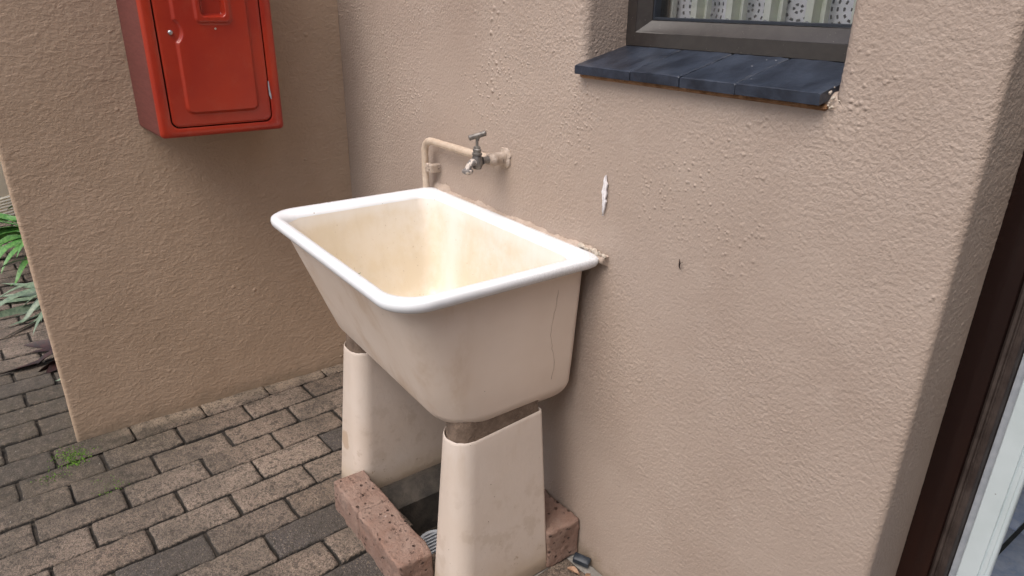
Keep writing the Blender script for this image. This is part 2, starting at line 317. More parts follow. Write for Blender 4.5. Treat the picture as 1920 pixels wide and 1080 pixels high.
def m_white():
    q = NM('scuffed_white_enamel', Roughness=.4); c = q.mix(q.ramp(q.noise(6, 4), .35, .7), (.56, .64, .67), (.49, .57, .59))
    sp = q.ma('MULTIPLY', q.ramp(q.vor(75), .06, .11, 1, 0), q.ramp(q.noise(14, 3, .7), .52, .6)); c = q.mix(sp, c, (.12, .11, .11))
    q.set('Base Color', c); q.bump(q.noise(30, 3), .0008); return q.m
M['white'] = m_white()
def m_tile():
    q = NM('mottled_blue_floor_tile', Roughness=.28); c = q.mix(q.ramp(q.noise(14, 6, .7), .35, .66), (.26, .34, .52), (.44, .52, .66)); c = q.mix(q.ramp(q.noise(50, 5, .7), .5, .7), c, (.36, .42, .54)); q.set('Base Color', c); q.bump(q.noise(20, 4), .002, .4); return q.m
M['tile'] = m_tile()
M['grout'] = m_simple('dark_grout', (.015, .02, .022), (.03, .035, .04), 40, .8, bd=0)
def m_redbrick():
    q = NM('weathered_pink_clay_brick', Roughness=.95)
    c = q.mix(q.ramp(q.noise(12, 5, .65), .3, .7), (.235, .142, .108), (.30, .21, .17)); c = q.mix(q.ma('MULTIPLY', q.ramp(q.noise(30, 5, .7), .5, .7), .5), c, (.20, .14, .115))
    ho = q.ramp(q.vor(34, co=q.map((1.0, 1.2, 1.5))), .10, .20, 1, 0); ho = q.ma('MULTIPLY', ho, q.ramp(q.noise(17, 3, .7), .42, .48))
    pit = q.ramp(q.noise(95, 4, .75), .60, .68); c = q.mix(q.ma('MAXIMUM', ho, q.ma('MULTIPLY', pit, .55)), c, (.07, .04, .03))
    wh = q.ma('MULTIPLY', q.ramp(q.vor(30, co=q.map(loc=(4,4,4))), .05, .10, 1, 0), q.ramp(q.noise(12, 2), .55, .6)); c = q.mix(wh, c, (.68, .62, .58))
    q.set('Base Color', c); h = q.ma('SUBTRACT', q.ma('MULTIPLY', q.noise(70, 5, .7), .8), q.ma('ADD', ho, q.ma('MULTIPLY', pit, .5))); q.bump(h, .009, 1); return q.m
M['redbrick'] = m_redbrick()
M['plastic_grey'] = m_simple('grey_plastic', (.30, .33, .37), (.40, .43, .47), 40, .5, bd=.0004)
M['plastic_black'] = m_simple('black_plastic', (.02, .028, .04), (.04, .05, .065), 40, .5, 90, .001, spk=70, spkc=(.8, .8, .82))
M['dryleaf'] = m_simple('dry_brown_leaf', (.26, .15, .09), (.38, .25, .17), 80, .8, 150, .001)
M['moss'] = m_simple('bright_green_moss', (.07, .17, .015), (.15, .30, .03), 90, .9, bd=0)
M['tank'] = m_simple('cream_plastic_tank', (.92, .87, .70), (.94, .90, .74), 5, .5, bd=0)
def m_leaf(name, a, b, rough=.4):
    q = NM(name, Roughness=rough); c = q.mix(q.ramp(q.noise(30, 3, co=q.map((1, 3, 3))), .3, .7), a, b); q.set('Base Color', c)
    q.set('Subsurface Weight', 0); q.bump(q.noise(90, 2), .0006); return q.m
M['leaf_green'] = m_leaf('bright_strap_leaf', (.045, .15, .03), (.11, .26, .06)); M['leaf_grey'] = m_leaf('grey_green_leaf', (.09, .14, .09), (.17, .23, .15)); M['leaf_red'] = m_leaf('maroon_leaf', (.010, .004, .004), (.035, .008, .007), .6)
M['leaf_blue'] = m_leaf('blue_grey_leaf', (.08, .11, .12), (.14, .18, .19))

# ------------------------------------------------------------------ setting
mb = MB(); N = 28; Rg = 300
mb.add([(-Rg,-Rg,-.16),(Rg,-Rg,-.16),(Rg,Rg,-.16),(-Rg,Rg,-.16)], [(0,1,2,3)])
tag(mb.build('ground', M['ground'], smooth=False), kind='structure')
# bedding under the pavers, with the gully left open
mb = MB(); X = (-7, .84, 1.165, 6); Y = (-7, -.352, -.03, .02)
for i in range(3):
    for j in range(3):
        if i == 1 and j == 1: continue
        mb.box(X[i], X[i+1], Y[j], Y[j+1], -.15, -.011)
tag(mb.build('paving_bed', M['soil'], smooth=False), kind='structure')

def paving():
    L = math.hypot(1, .065); e = np.array([-.065, 1])/L; n = np.array([1, .065])/L; O = np.array([.159, 0.])
    V = []; F = []; T = []; ring = lambda i, n_: min(i, n_-1-i)
    W, H = .225, .114; dark = [(.702,-.917),(.841,-.624),(.47,-.343),(.82,-.482),(1.038,-.475)]
    nx, ny = 9, 6
    for k in range(-45, 26):
        a0 = (k-2)*H; s0 = -.282 - .107*(k-1)
        s0 = s0 % W
        for j in range(-34, 5):
            sa = s0 + j*W; c = O + n*(a0 + H/2) + e*(sa + W/2)
            if c[0] < -5.2 or c[0] > 2.9 or c[1] > .05 or c[1] < -6: continue
            far = c[0] < -2.2 or c[1] < -1.9
            if .62 < c[0] < 1.34 and c[1] > -.33: continue
            if c[0] > 1.2 and c[1] > -.085: continue
            g = .0012 + rng.random()*.0018; row0 = (-.08 < c[0] < .075 and -1.0 < c[1] < 0)
            jx = rng.normal(0, .0012, 4); dz = rng.normal(0, .0018); tl = rng.normal(0, .009, 2)
            mx, my = (5, 4) if far else (nx, ny)
            tt = float(np.clip(rng.normal(.5, .28), 0, 1)); dk = 0.0
            for d in dark:
                dd = np.array(d) - c
                if abs(dd@e) < W/2 and abs(dd@n) < H/2: dk = .78
            if rng.random() < .03: dk = .25
            b = len(V); rad = .006 + rng.random()*.008
            us = np.array([0, .014, .05]+list(np.linspace(.2, .8, mx-2 if mx > 5 else 1))+[.95, .986, 1.0]); vs = np.array([0, .028, .10]+list(np.linspace(.3, .7, my-3 if my > 4 else 1))+[.90, .972, 1.0])
            ws = W - 2*g + jx[0]; hs = H - 2*g + jx[1]; wob = rng.random(4)*6.3
            for iu, uu in enumerate(us):
                for iv, vv in enumerate(vs):
                    p = (uu-.5)*ws; q_ = (vv-.5)*hs
                    # corner rounding in plan
                    ax_, ay_ = abs(p) - (ws/2-rad), abs(q_) - (hs/2-rad)
                    if ax_ > 0 and ay_ > 0:
                        l = math.hypot(ax_, ay_)
                        if l > rad: ax_ *= rad/l; ay_ *= rad/l; p = math.copysign(ws/2-rad+ax_, p); q_ = math.copysign(hs/2-rad+ay_, q_)
                    wv = .0012*math.sin(wob[0]+uu*9)+.0009*math.sin(wob[1]+vv*7+uu*17)
                    q_ += wv*(1 if vv > .5 else -.6); p += .0010*math.sin(wob[2]+vv*8)
                    ed = min(ws/2 - abs(p), hs/2 - abs(q_)); edge = (iu in (0, len(us)-1)) or (iv in (0, len(vs)-1))
                    z = (-.013 if not row0 else -.003) if edge else dz + tl[0]*p + tl[1]*q_ - (.0022 if not row0 else .001)*math.exp(-max(ed, 0)/.0028) + .0008*math.sin(p*90+wob[3]) + rng.normal(0, .0005)
                    P = c + e*p + n*q_; V.append((P[0], P[1], z)); T.append((tt, dk, (.35 if row0 else 1.0) if edge else (.30 if min(ring(iu, len(us)), ring(iv, len(vs))) == 1 and not row0 else 0.0), 1))
            nv = len(vs)
            for iu in range(len(us)-1):
                for iv in range(nv-1):
                    i0 = b + iu*nv + iv; F.append((i0, i0+1, i0+nv+1, i0+nv))
    me = bpy.data.meshes.new('brick_paving'); me.from_pydata(V, [], F); me.update()
    ca = me.color_attributes.new('tint', 'FLOAT_COLOR', 'POINT'); ca.data.foreach_set('color', np.array(T, dtype=np.float32).ravel())
    bm = bmesh.new(); bm.from_mesh(me); bmesh.ops.recalc_face_normals(bm, faces=bm.faces)
    for fc in bm.faces:
        if fc.normal.z < 0: fc.normal_flip()
    bm.to_mesh(me); bm.free(); me.polygons.foreach_set('use_smooth', [True]*len(me.polygons)); me.materials.append(M['pavers'])
    o = bpy.data.objects.new('brick_paving', me); C.objects.link(o); tag(o, kind='structure')
paving()
# rough concrete around the gully
mb = MB()
for x0, x1, y0, y1 in ((.60, .835, -.352, -.002), (1.17, 1.42, -.40, -.002), (.835, 1.17, -.032, -.002), (1.42, 2.0, -.075, -.002)):
    nx_ = int((x1-x0)/.02)+1; ny_ = int((y1-y0)/.02)+1; b = []
    for i in range(nx_+1):
        for j in range(ny_+1): b.append((x0+(x1-x0)*i/nx_, y0+(y1-y0)*j/ny_, -.004 + random.gauss(0, .0014)))
    mb.add(b, [(i*(ny_+1)+j, (i+1)*(ny_+1)+j, (i+1)*(ny_+1)+j+1, i*(ny_+1)+j+1) for i in range(nx_) for j in range(ny_)])
tag(mb.build('concrete_apron', M['concrete']), kind='structure')
# indoor tiled floor beyond the doorway
mb = MB(); mb.box(1.0, 3.6, .02, 4.2, -.15, -.006); tag(mb.build('indoor_floor_bed', M['grout'], smooth=False), kind='structure')
mb = MB(); ts = .33
for i in range(-3, 5):
    for j in range(-3, 9):
        x0 = 1.972 + i*ts; y0 = 1.058 + j*ts
        if y0 < .03 or x0 < 1.0 or x0+ts > 3.6 or y0+ts > 4.2: continue
        mb.box(x0+.006, x0+ts-.006 if True else 0, y0+.002, y0+ts-.002, -.02, 0, .0015)
tag(mb.build('tiled_floor', M['tile']), kind='structure')

# ------------------------------------------------------------------ walls
def wall_main():
    root = empty('house_wall', (0, 0, 0), 'beige textured plaster house wall carrying the window and the tap', 'wall')
    ex, ez = .0045, .0045; rd = .022
    wx0, wx1, wz0, wz1 = 1.213, 1.806, 1.212, 2.32; HX = 1.987; ZT = 2.7
    def grid(a, b, st, keep=()):
        k = sorted(set([a, b, *[t for t in keep if a < t < b]])); out = [a]
        for p, q_ in zip(k, k[1:]): n_ = max(1, int(round((q_-p)/st))); out += [p+(q_-p)*i/n_ for i in range(1, n_+1)]
        return out
    xs = grid(-.02, HX, ex, (wx0, wx1)); zs = grid(-.02, 1.45, ez, (wz0,)) + grid(1.45, ZT, .03, (wz1,))[1:]
    # path: front face then rounded arris then the reveal
    path = [(x, 0.) for x in xs]; nf = len(path)
    for i in range(1, 7): a = i/6*PI/2; path.append((HX + .016*math.sin(a), .013*(1-math.cos(a))))
    for y in grid(.013, .145, ex)[1:]: path.append((HX + .016, y))
    V = [(x, y, z) for x, y in path for z in zs]; nz = len(zs); F = []
    iz0, iz1 = zs.index(wz0), zs.index(wz1); ix0, ix1 = xs.index(wx0), xs.index(wx1)
    for i in range(len(path)-1):
        for j in range(nz-1):
            if ix0 <= i < ix1 and iz0 <= j < iz1: continue
            F.append((i*nz+j, (i+1)*nz+j, (i+1)*nz+j+1, i*nz+j+1))
    # collar round the window hole
    loop = [(i, iz0) for i in range(ix0, ix1)] + [(ix1, j) for j in range(iz0, iz1)] + [(i, iz1) for i in range(ix1, ix0, -1)] + [(ix0, j) for j in range(iz1, iz0, -1)]
    base = [i*nz+j for i, j in loop]; prev = base; m_ = len(loop)
    prof = [(rd*math.sin(t*PI/12), rd*(1-math.cos(t*PI/12))) for t in range(1, 7)] + [(rd, y) for y in grid(rd, .20, .0065)[1:]]
    for inx, dy in prof:
        cur = []
        for i, j in loop:
            x, z = xs[i], zs[j]; sx = (x-wx0) ; 
            x2 = min(max(x, wx0+inx), wx1-inx); z2 = min(max(z, wz0+inx), wz1-inx); cur.append(len(V)); V.append((x2, dy, z2))
        for t in range(m_): s_ = (t+1) % m_; F.append((prev[t], prev[s_], cur[s_], cur[t]))
        prev = cur
    me = bpy.data.meshes.new('render_face'); me.from_pydata(V, [], F); me.update(); me.polygons.foreach_set('use_smooth', [True]*len(me.polygons)); me.materials.append(M['stucco'])
    bm = bmesh.new(); bm.from_mesh(me); bmesh.ops.recalc_face_normals(bm, faces=bm.faces); bm.faces.ensure_lookup_table()
    if bm.faces[0].normal.y > 0: bmesh.ops.reverse_faces(bm, faces=bm.faces)
    bm.to_mesh(me); bm.free()
    o = bpy.data.objects.new('render_face', me); C.objects.link(o); o.parent = root
    # core and the rest of the facade beyond the doorway
    mb = MB(); mb.box(-3.0, 1.20, .206, .26, -.15, ZT).box(1.82, 1.98, .206, .26, -.15, ZT).box(1.20, 1.82, .206, .26, -.15, 1.20).box(1.20, 1.82, .206, .26, 2.34, ZT).box(-3.0, -.26, .012, .2, -.15, ZT)
    mb.box(1.80, 1.99, .15, .204, -.15, ZT); mb.box(2.95, 5.2, .0, .26, -.15, ZT); mb.box(2.004, 2.949, .0, .26, 2.12, ZT)
    mb.build('masonry', M['bead'], root, smooth=False)
    # bare plaster scar
    def scar(pts, th, name, mat, y=-.0035):
        mb = MB(); n_ = len(pts); mb.loft([[(x, y+.004, z) for x, z in pts], [(x, y+.0003, z) for x, z in pts], [(x*.92+.08*sum(p[0] for p in pts)/n_, y, z*.98+.02*sum(p[1] for p in pts)/n_) for x, z in pts]], False, True)
        return mb.build(name, mat, root)
    pr = []; zz = np.linspace(1.020, .932, 15)
    for i, z in enumerate(zz): pr.append((1.3275 + .0058*math.sin(min(1, i/4)*PI/2)*(1 - max(0, i-8)/6.5)+random.gauss(0, .0012), z))
    for i, z in reversed(list(enumerate(zz))): pr.append((1.3265 - .0045*math.sin(min(1, i/5)*PI/2)*(1 - max(0, i-6)/8.5)+random.gauss(0, .0012), z))
    scar(pr, .002, 'plaster_scar', M['plaster_white'], -.0048)
    # crumbly plaster nibs at the end of the sill and of the sink's bead
    mb = MB()
    for k in range(11):
        c = Vector((1.785 + random.gauss(0, .006), -.004 + random.random()*.004, 1.225 + random.gauss(0, .010))); s_ = .0010 + random.random()*.0020
        mb.lathe([(0, -s_), (s_*.8, -s_*.5), (s_, 0), (s_*.7, s_*.6), (0, s_)], c, (random.random(), random.random(), random.random()+.1), 7)
    mb.build('plaster_crumbs', M['plaster_raw'], root)
    return root
house = wall_main()

def wall_side():
    rad = .010; Y1 = -1.015; TH = .23; st = .0048
    path = [(0.0, y) for y in np.linspace(.0, Y1+rad, int((1.005)/st))]
    for i in range(1, 6): a = i/5*PI/2; path.append((-rad + rad*math.cos(a), Y1 + rad - rad*math.sin(a)))
    for x in np.linspace(-rad-.004, -TH+rad, 34): path.append((x, Y1))
    for i in range(1, 6): a = i/5*PI/2; path.append((-TH+rad - rad*math.sin(a), Y1 + rad - rad*math.cos(a)))
    for y in np.linspace(Y1+rad+.03, .01, 26): path.append((-TH, y))
    zs = list(np.arange(-.02, 1.5, st)) + list(np.arange(1.5, 2.41, .05)); nz = len(zs)
    V = [(x, y, z) for x, y in path for z in zs]; F = [(i*nz+j, i*nz+j+1, (i+1)*nz+j+1, (i+1)*nz+j) for i in range(len(path)-1) for j in range(nz-1)]
    F.append(tuple(i*nz+nz-1 for i in range(len(path))))
    me = bpy.data.meshes.new('side_wall'); me.from_pydata(V, [], F); me.update(); me.polygons.foreach_set('use_smooth', [True]*len(me.polygons)); me.materials.append(M['stucco_side'])
    bm = bmesh.new(); bm.from_mesh(me); bm.faces.ensure_lookup_table()
    if bm.faces[0].normal.x < 0: bmesh.ops.reverse_faces(bm, faces=bm.faces)
    bm.to_mesh(me); bm.free()
    o = bpy.data.objects.new('side_wall', me); C.objects.link(o); tag(o, 'beige plastered side wall with a free end, carrying the red cabinet', 'wall')
    # the end bevel of the wall corner
wall_side()
# low garden wall far behind
mb = MB(); mb.box(-7.2, -7.0, -7, .2, -.15, 2.0, .01); tag(mb.build('garden_wall', M['bead']), 'plain beige garden wall far beyond the paved passage', 'wall')

mb = MB(); mb.box(3.3, 3.5, -2.4, -.002, -.15, 2.7, .01); tag(mb.build('courtyard_wall', M['bead']), 'plain beige wall added out of view on the door side to block light', 'wall')  # unseen wall added to cut side light and darken the door reveal
# ------------------------------------------------------------------ window
def window():
    root = empty('window', (1.51, .12, 1.27)); root.parent = house
    R = lambda mb, nm, mt, par=root: mb.build(nm, mt, par)
    x0, x1, z0, z1 = 1.232, 1.795, 1.266, 2.29
    def ring(prof, mat, name, par):   # prof: (inset, y)
        mb = MB(); mb.loft([[(x0+i, y, z0+i), (x1-i, y, z0+i), (x1-i, y, z1-i), (x0+i, y, z1-i)] for i, y in prof]); return mb.build(name, mat, par, smooth=False)
    fr = ring([(0, .19), (0, .122), (.0015, .120), (.0275, .120), (.0285, .1215), (.0295, .1225), (.051, .143), (.052, .146), (.054, .19)], M['frame_face'], 'window_frame', root)
    ring([(.0525, .150), (.0525, .1435), (.0565, .1435), (.0575, .1470), (.0575, .16)], M['seal'], 'rubber_seal', fr)
    mb = MB(); mb.box(x0+.05, x1-.05, .158, .162, z0+.05, z1-.05); mb.build('pane', M['glass'], root, smooth=False)
    # four charcoal tiles on the sloping sill
    sill = MB(); xs = [1.233, 1.392, 1.512, 1.630, 1.781]
    mb2 = MB()
    first = None
    for i in range(4):
        a, b = xs[i]+.0012, xs[i+1]-.0012; mb = MB(); dz = random.gauss(0, .0008)
        L = []
        yf, yb, zf, zb, th = -.021-(.002 if i == 3 else 0), .119, 1.2325+dz, 1.2665+dz*.3, .019
        ya = [yf, yf+.0015, yf+.005] + list(np.linspace(.0, .115, 8)) + [yb]
        for (t, ins) in ((0, .0015), (.002, 0)):
            pass
        loops = []
        for ox in (0, .0016, .004, *np.linspace(.02, b-a-.02, 6), b-a-.004, b-a-.0016, b-a):
            e_ = .0016 if ox in (0, b-a) else (.0007 if ox in (.0016, b-a-.0016) else 0)
            top = []
            for y in ya:
                t = (y-yf)/(yb-yf); z = zf+(zb-zf)*t; z -= e_ + (.0014 if y == yf else .0003 if y == yf+.0015 else 0) + random.gauss(0, .00035); top.append((a+ox, y+random.gauss(0, .0003), z))
            bot = [(a+ox, yb, zb-th), (a+ox, yf+.001, zf-th+.001)]
            loops.append(top+bot)
        mb.loft(loops, True, True); s_ = mb.build('sill_tile', M['slate'], root, angle=22)
    mb = MB(); mb.box(1.232, 1.782, -.0045, .1, 1.206, 1.2155, .003); mb.build('sill_bedding', M['rust'], root)
    return root
win = window()
# fixed burglar screen behind the glass
bs = empty('burglar_screen', (1.5, .22, 1.25), 'pale green painted steel burglar bars behind the window glass', 'burglar bars')
for i, x in enumerate((1.275, 1.371, 1.456, 1.540, 1.624, 1.708, 1.790)):
    mb = MB(); wd = .026 if i else .04; mb.box(x-wd/2, x-wd/2+wd*.55, .172, .1755, 1.20, 2.32, .0008); mb.box(x-wd/2+wd*.55-.003, x-wd/2+wd*.55, .1757, .197, 1.20, 2.32, .0008); mb.box(x-wd/2+wd*.55+.0002, x+wd/2+.004, .195, .198, 1.20, 2.32, .0008)
    mb.box(x+wd/2+.001, x+wd/2+.004, .184, .1948, 1.20, 2.32, .0006); mb.build('upright_bar', M['bar'], bs)
    mb = MB(); mb.lathe([(0, 0), (.0035, .0), (.0035, .002), (.001, .003)], (x-wd/2+wd*.27, .1718, 1.322), (0, -1, 0), 10); mb.build('rivet', M['metal'], bs)
mb = MB(); mb.box(1.205, 1.82, .199, .207, 1.2775, 1.300, .001); mb.build('cross_rail', M['bar'], bs)
mb = MB(); nx_ = 160; V = [];
for i in range(nx_+1):
    x = 1.21+.62*i/nx_; y = .218 + .007*math.sin(x*52) + .004*math.sin(x*23+1)
    V.append([(x, y, z) for z in np.linspace(1.22, 2.33, 12)])
mb.loft(V, closed=False); tag(mb.build('lace_curtain', M['lace']), 'white lace curtain with rings of small holes, hanging inside the window', 'curtain')
# dim room shell
mb = MB()
for b in ((-.5, 4.2, 4.2, 4.3, -.15, 2.75), (-.6, -.5, .27, 4.3, -.15, 2.75), (4.2, 4.3, .27, 4.3, -.15, 2.75), (-.6, 4.3, .27, 4.3, 2.751, 2.85)): mb.box(*b)
M['room'] = m_simple('pale_room_paint', (.42, .44, .46), (.46, .48, .50), 3, .8, bd=0)
tag(mb.build('room_shell', M['room'], smooth=False), 'pale painted room walls beyond the doorway', 'interior wall')

# ------------------------------------------------------------------ doorway
df = empty('door_frame', (2.03, .15, 0), 'dark varnished wooden door frame standing in the plastered reveal at the right', 'door frame')
mb = MB(); mb.box(2.0005, 2.046, .128, .20, -.05, 2.12, .002); mb.build('jamb', M['wood'], df)
mb = MB(); prof = [(2.0465, .2), (2.0465, .137), (2.050, .134), (2.054, .1345), (2.0555, .138), (2.0575, .138), (2.059, .135), (2.063, .134), (2.067, .136), (2.069, .141), (2.069, .2)]
mb.loft([[(x, y, z) for x, y in prof] for z in (-.05, 2.12)], True, True); mb.build('moulding', M['wood_worn'], df)
gd = empty('steel_door', (2.08, .2, 0), 'scuffed white enamelled steel door edge beside the dark wooden frame', 'door')
mb = MB(); mb.box(2.0705, 2.0825, .150, .20, -.0, 2.1, .001); mb.build('hinge_stile', M['plastic_grey'], gd)  # edge of the white door, its shade put into the grey colour
mb = MB(); prof = [(2.083, .160), (2.083, .139), (2.0845, .1375), (2.1105, .1375), (2.1115, .1400), (2.1125, .1400), (2.1135, .1375), (2.119, .1370), (2.1200, .1385), (2.1215, .138), (2.1245, .1370), (2.1260, .1390), (2.1255, .148), (2.114, .158)]
mb.loft([[(x, y, z) for x, y in prof] for z in np.linspace(0, 2.1, 3)], True, True); mb.build('front_sheet', M['white'], gd, angle=25)
for x, z, r_ in ((2.1105, .400, .0022), (2.1305, .425, .0028)):
    mb = MB(); mb.lathe([(0, 0), (r_, 0), (r_, .0012), (r_*.4, .0012)], (x, .1372, z), (0, -1, 0), 10); mb.build('screw_hole', M['gap'], gd)

mb = MB(); mb.tube([(1.544, -.004, .900), (1.547, -.006, .893), (1.546, -.005, .886), (1.549, -.004, .880)], [.0006, .0018, .0014, .0004], 6); mb.tube([(1.547, -.005, .892), (1.553, -.004, .897)], [.0006, .0003], 5); tag(mb.build('cocoon', M['gap']), 'tiny black bagworm cocoon clinging to the bare house wall right of the trough', 'insect')
# ------------------------------------------------------------------ red cabinet
def cabinet():
    root = empty('fire_cabinet', (0, -.47, .98), 'red fibreglass fire hose cabinet mounted high on the side wall', 'cabinet')
    z0, z1 = .979, 1.74; fx = .22
    def lp(x, y0, y1, a, b, rad): return [(x, y, z) for y, z in rr(y0, y1, a, b, rad, 5)]
    ya, yb = -.657, -.281   # back
    fa, fb = -.640, -.294   # front
    Ls = [lp(.002, ya, yb, z0+.004, z1, .012), lp(.06, -.653, -.284, z0+.003, z1, .012)]
    Ls.append(lp(fx-.012, fa-.001, fb+.001, z0, z1, .013))
    for i in range(1, 5):
        a = i/4*PI/2; q_ = .010*(1-math.cos(a)); Ls.append(lp(fx-.012+.010*math.sin(a)+.002*i/4, fa+q_, fb-q_, z0+q_, z1-q_, .013))
    dy0, dy1, dz0, dz1 = -.6085, -.3275, 1.006, 1.712
    mb = MB(); mb.loft(Ls); 
    Lf = [Ls[-1], lp(fx+.0003, dy0-.005, dy1+.005, dz0-.005, dz1+.005, .024), lp(fx-.0015, dy0-.001, dy1+.001, dz0-.001, dz1+.001, .022), lp(fx-.016, dy0, dy1, dz0, dz1, .021)]
    mb2 = MB(); mb2.loft([Ls[-1]]+Lf[1:]);
    mb.v += []; b = mb.add(mb2.v, mb2.f)
    body = mb.build('cabinet_body', M['red'], root)
    bm = bmesh.new(); bm.from_mesh(body.data); bmesh.ops.remove_doubles(bm, verts=bm.verts, dist=1e-6); bmesh.ops.recalc_face_normals(bm, faces=bm.faces); bm.to_mesh(body.data); bm.free()
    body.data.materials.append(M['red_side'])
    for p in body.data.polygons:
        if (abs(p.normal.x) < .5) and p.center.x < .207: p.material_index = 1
    mb = MB(); mb.add([(fx-.015, dy0-.004, dz0-.004), (fx-.015, dy1+.004, dz0-.004), (fx-.015, dy1+.004, dz1+.004), (fx-.015, dy0-.004, dz1+.004)], [(0,1,2,3)]); mb.build('door_rebate', M['gap'], root, smooth=False)
    # door as a moulded height field
    g = .0032; a0, a1, b0, b1 = dy0+g, dy1-g, dz0+g, dz1-g; st = .0022
    ys = np.arange(a0, a1+st/2, (a1-a0)/round((a1-a0)/st)); zs = np.concatenate([np.arange(b0, 1.40, st), np.arange(1.40, b1, .012), [b1]])
    Yg, Zg = np.meshgrid(ys, zs, indexing='ij')
    def sd(y0, y1, z0_, z1_, r_):
        cx, cy = (y0+y1)/2, (z0_+z1_)/2; qx = abs(Yg-cx)-(y1-y0)/2+r_; qy = abs(Zg-cy)-(z1_-z0_)/2+r_
        return np.hypot(np.maximum(qx, 0), np.maximum(qy, 0)) + np.minimum(np.maximum(qx, qy), 0) - r_
    def ss(d, w_): t = np.clip(.5-d/w_, 0, 1); return t*t*(3-2*t)
    pan = sd(-.560, -.367, 1.046, 1.672, .017)
    notch = np.hypot((Yg+.575)/1.0, (Zg-1.262)/1.15) - .030
    pan = np.maximum(pan, -notch)
    Hh = .0075*ss(pan-.001, .0085)
    ring = sd(-.505, -.413, 1.2835, 1.44, .012); Hh += .0055*ss(ring, .010)
    poc = sd(-.488, -.430, 1.302, 1.42, .008); Hh -= .020*ss(poc, .009)
    out = sd(a0, a1, b0, b1, .019); Hh += -.0016*(1-ss(out+.003, .006))
    Hh += .0006*np.sin(Zg*23)*np.sin(Yg*19)
    keep = out < .0012
    nz = len(zs); V = []; 
    dpx = fx+.0005
    for i in range(len(ys)):
        for j in range(nz): V.append((dpx+Hh[i, j], ys[i], zs[j]))
    F = [(i*nz+j, (i+1)*nz+j, (i+1)*nz+j+1, i*nz+j+1) for i in range(len(ys)-1) for j in range(nz-1) if keep[i, j] and keep[i+1, j] and keep[i, j+1] and keep[i+1, j+1]]
    me = bpy.data.meshes.new('cabinet_door'); me.from_pydata(V, [], F); me.update()
    bm = bmesh.new(); bm.from_mesh(me); bmesh.ops.delete(bm, geom=[v for v in bm.verts if not v.link_faces], context='VERTS')
    be = [e for e in bm.edges if e.is_boundary]; ret = bmesh.ops.extrude_edge_only(bm, edges=be); bmesh.ops.translate(bm, verts=[v for v in ret['geom'] if isinstance(v, bmesh.types.BMVert)], vec=(-.012, 0, 0))
    bmesh.ops.recalc_face_normals(bm, faces=bm.faces); bm.to_mesh(me); bm.free(); me.polygons.foreach_set('use_smooth', [True]*len(me.polygons)); me.materials.append(M['red'])
    try: me.set_sharp_from_angle(angle=math.radians(50))
    except Exception: pass
    door = bpy.data.objects.new('cabinet_door', me); C.objects.link(door); door.parent = root; door.matrix_parent_inverse = Matrix.Translation(root.location).inverted()
    mb = MB(); mb.lathe([(.0062, -.001), (.0062, .003), (.0045, .0045), (.0045, .0065), (.003, .0075), (0, .0075)], (fx+.0005, -.5735, 1.259), (1, 0, 0), 16); mb.build('lock', M['metal'], door)
    mb = MB(); mb.lathe([(.0028, -.001), (.0028, .0012), (.0012, .002), (0, .0015)], (fx+.0080, -.458, 1.268), (1, 0, 0), 12); mb.build('rivet', M['plaster_raw'], door)
    # hinge edge with chipped paint
    mb = MB(); mb.loft([[(fx+.0022, -.3300, 1.122), (fx+.0022, -.3272, 1.122)], [(fx+.0024, -.3304, 1.100), (fx+.0024, -.3264, 1.100)], [(fx+.0024, -.3304, 1.082), (fx+.0024, -.3240, 1.082)], [(fx+.0022, -.3262, 1.070), (fx+.0022, -.3240, 1.070)]], closed=False)
    mb.v += [(x-.003, y, z) for x, y, z in mb.v[:]]; 
    mb.build('chipped_hinge', M['plastic_grey'], root)
cabinet()

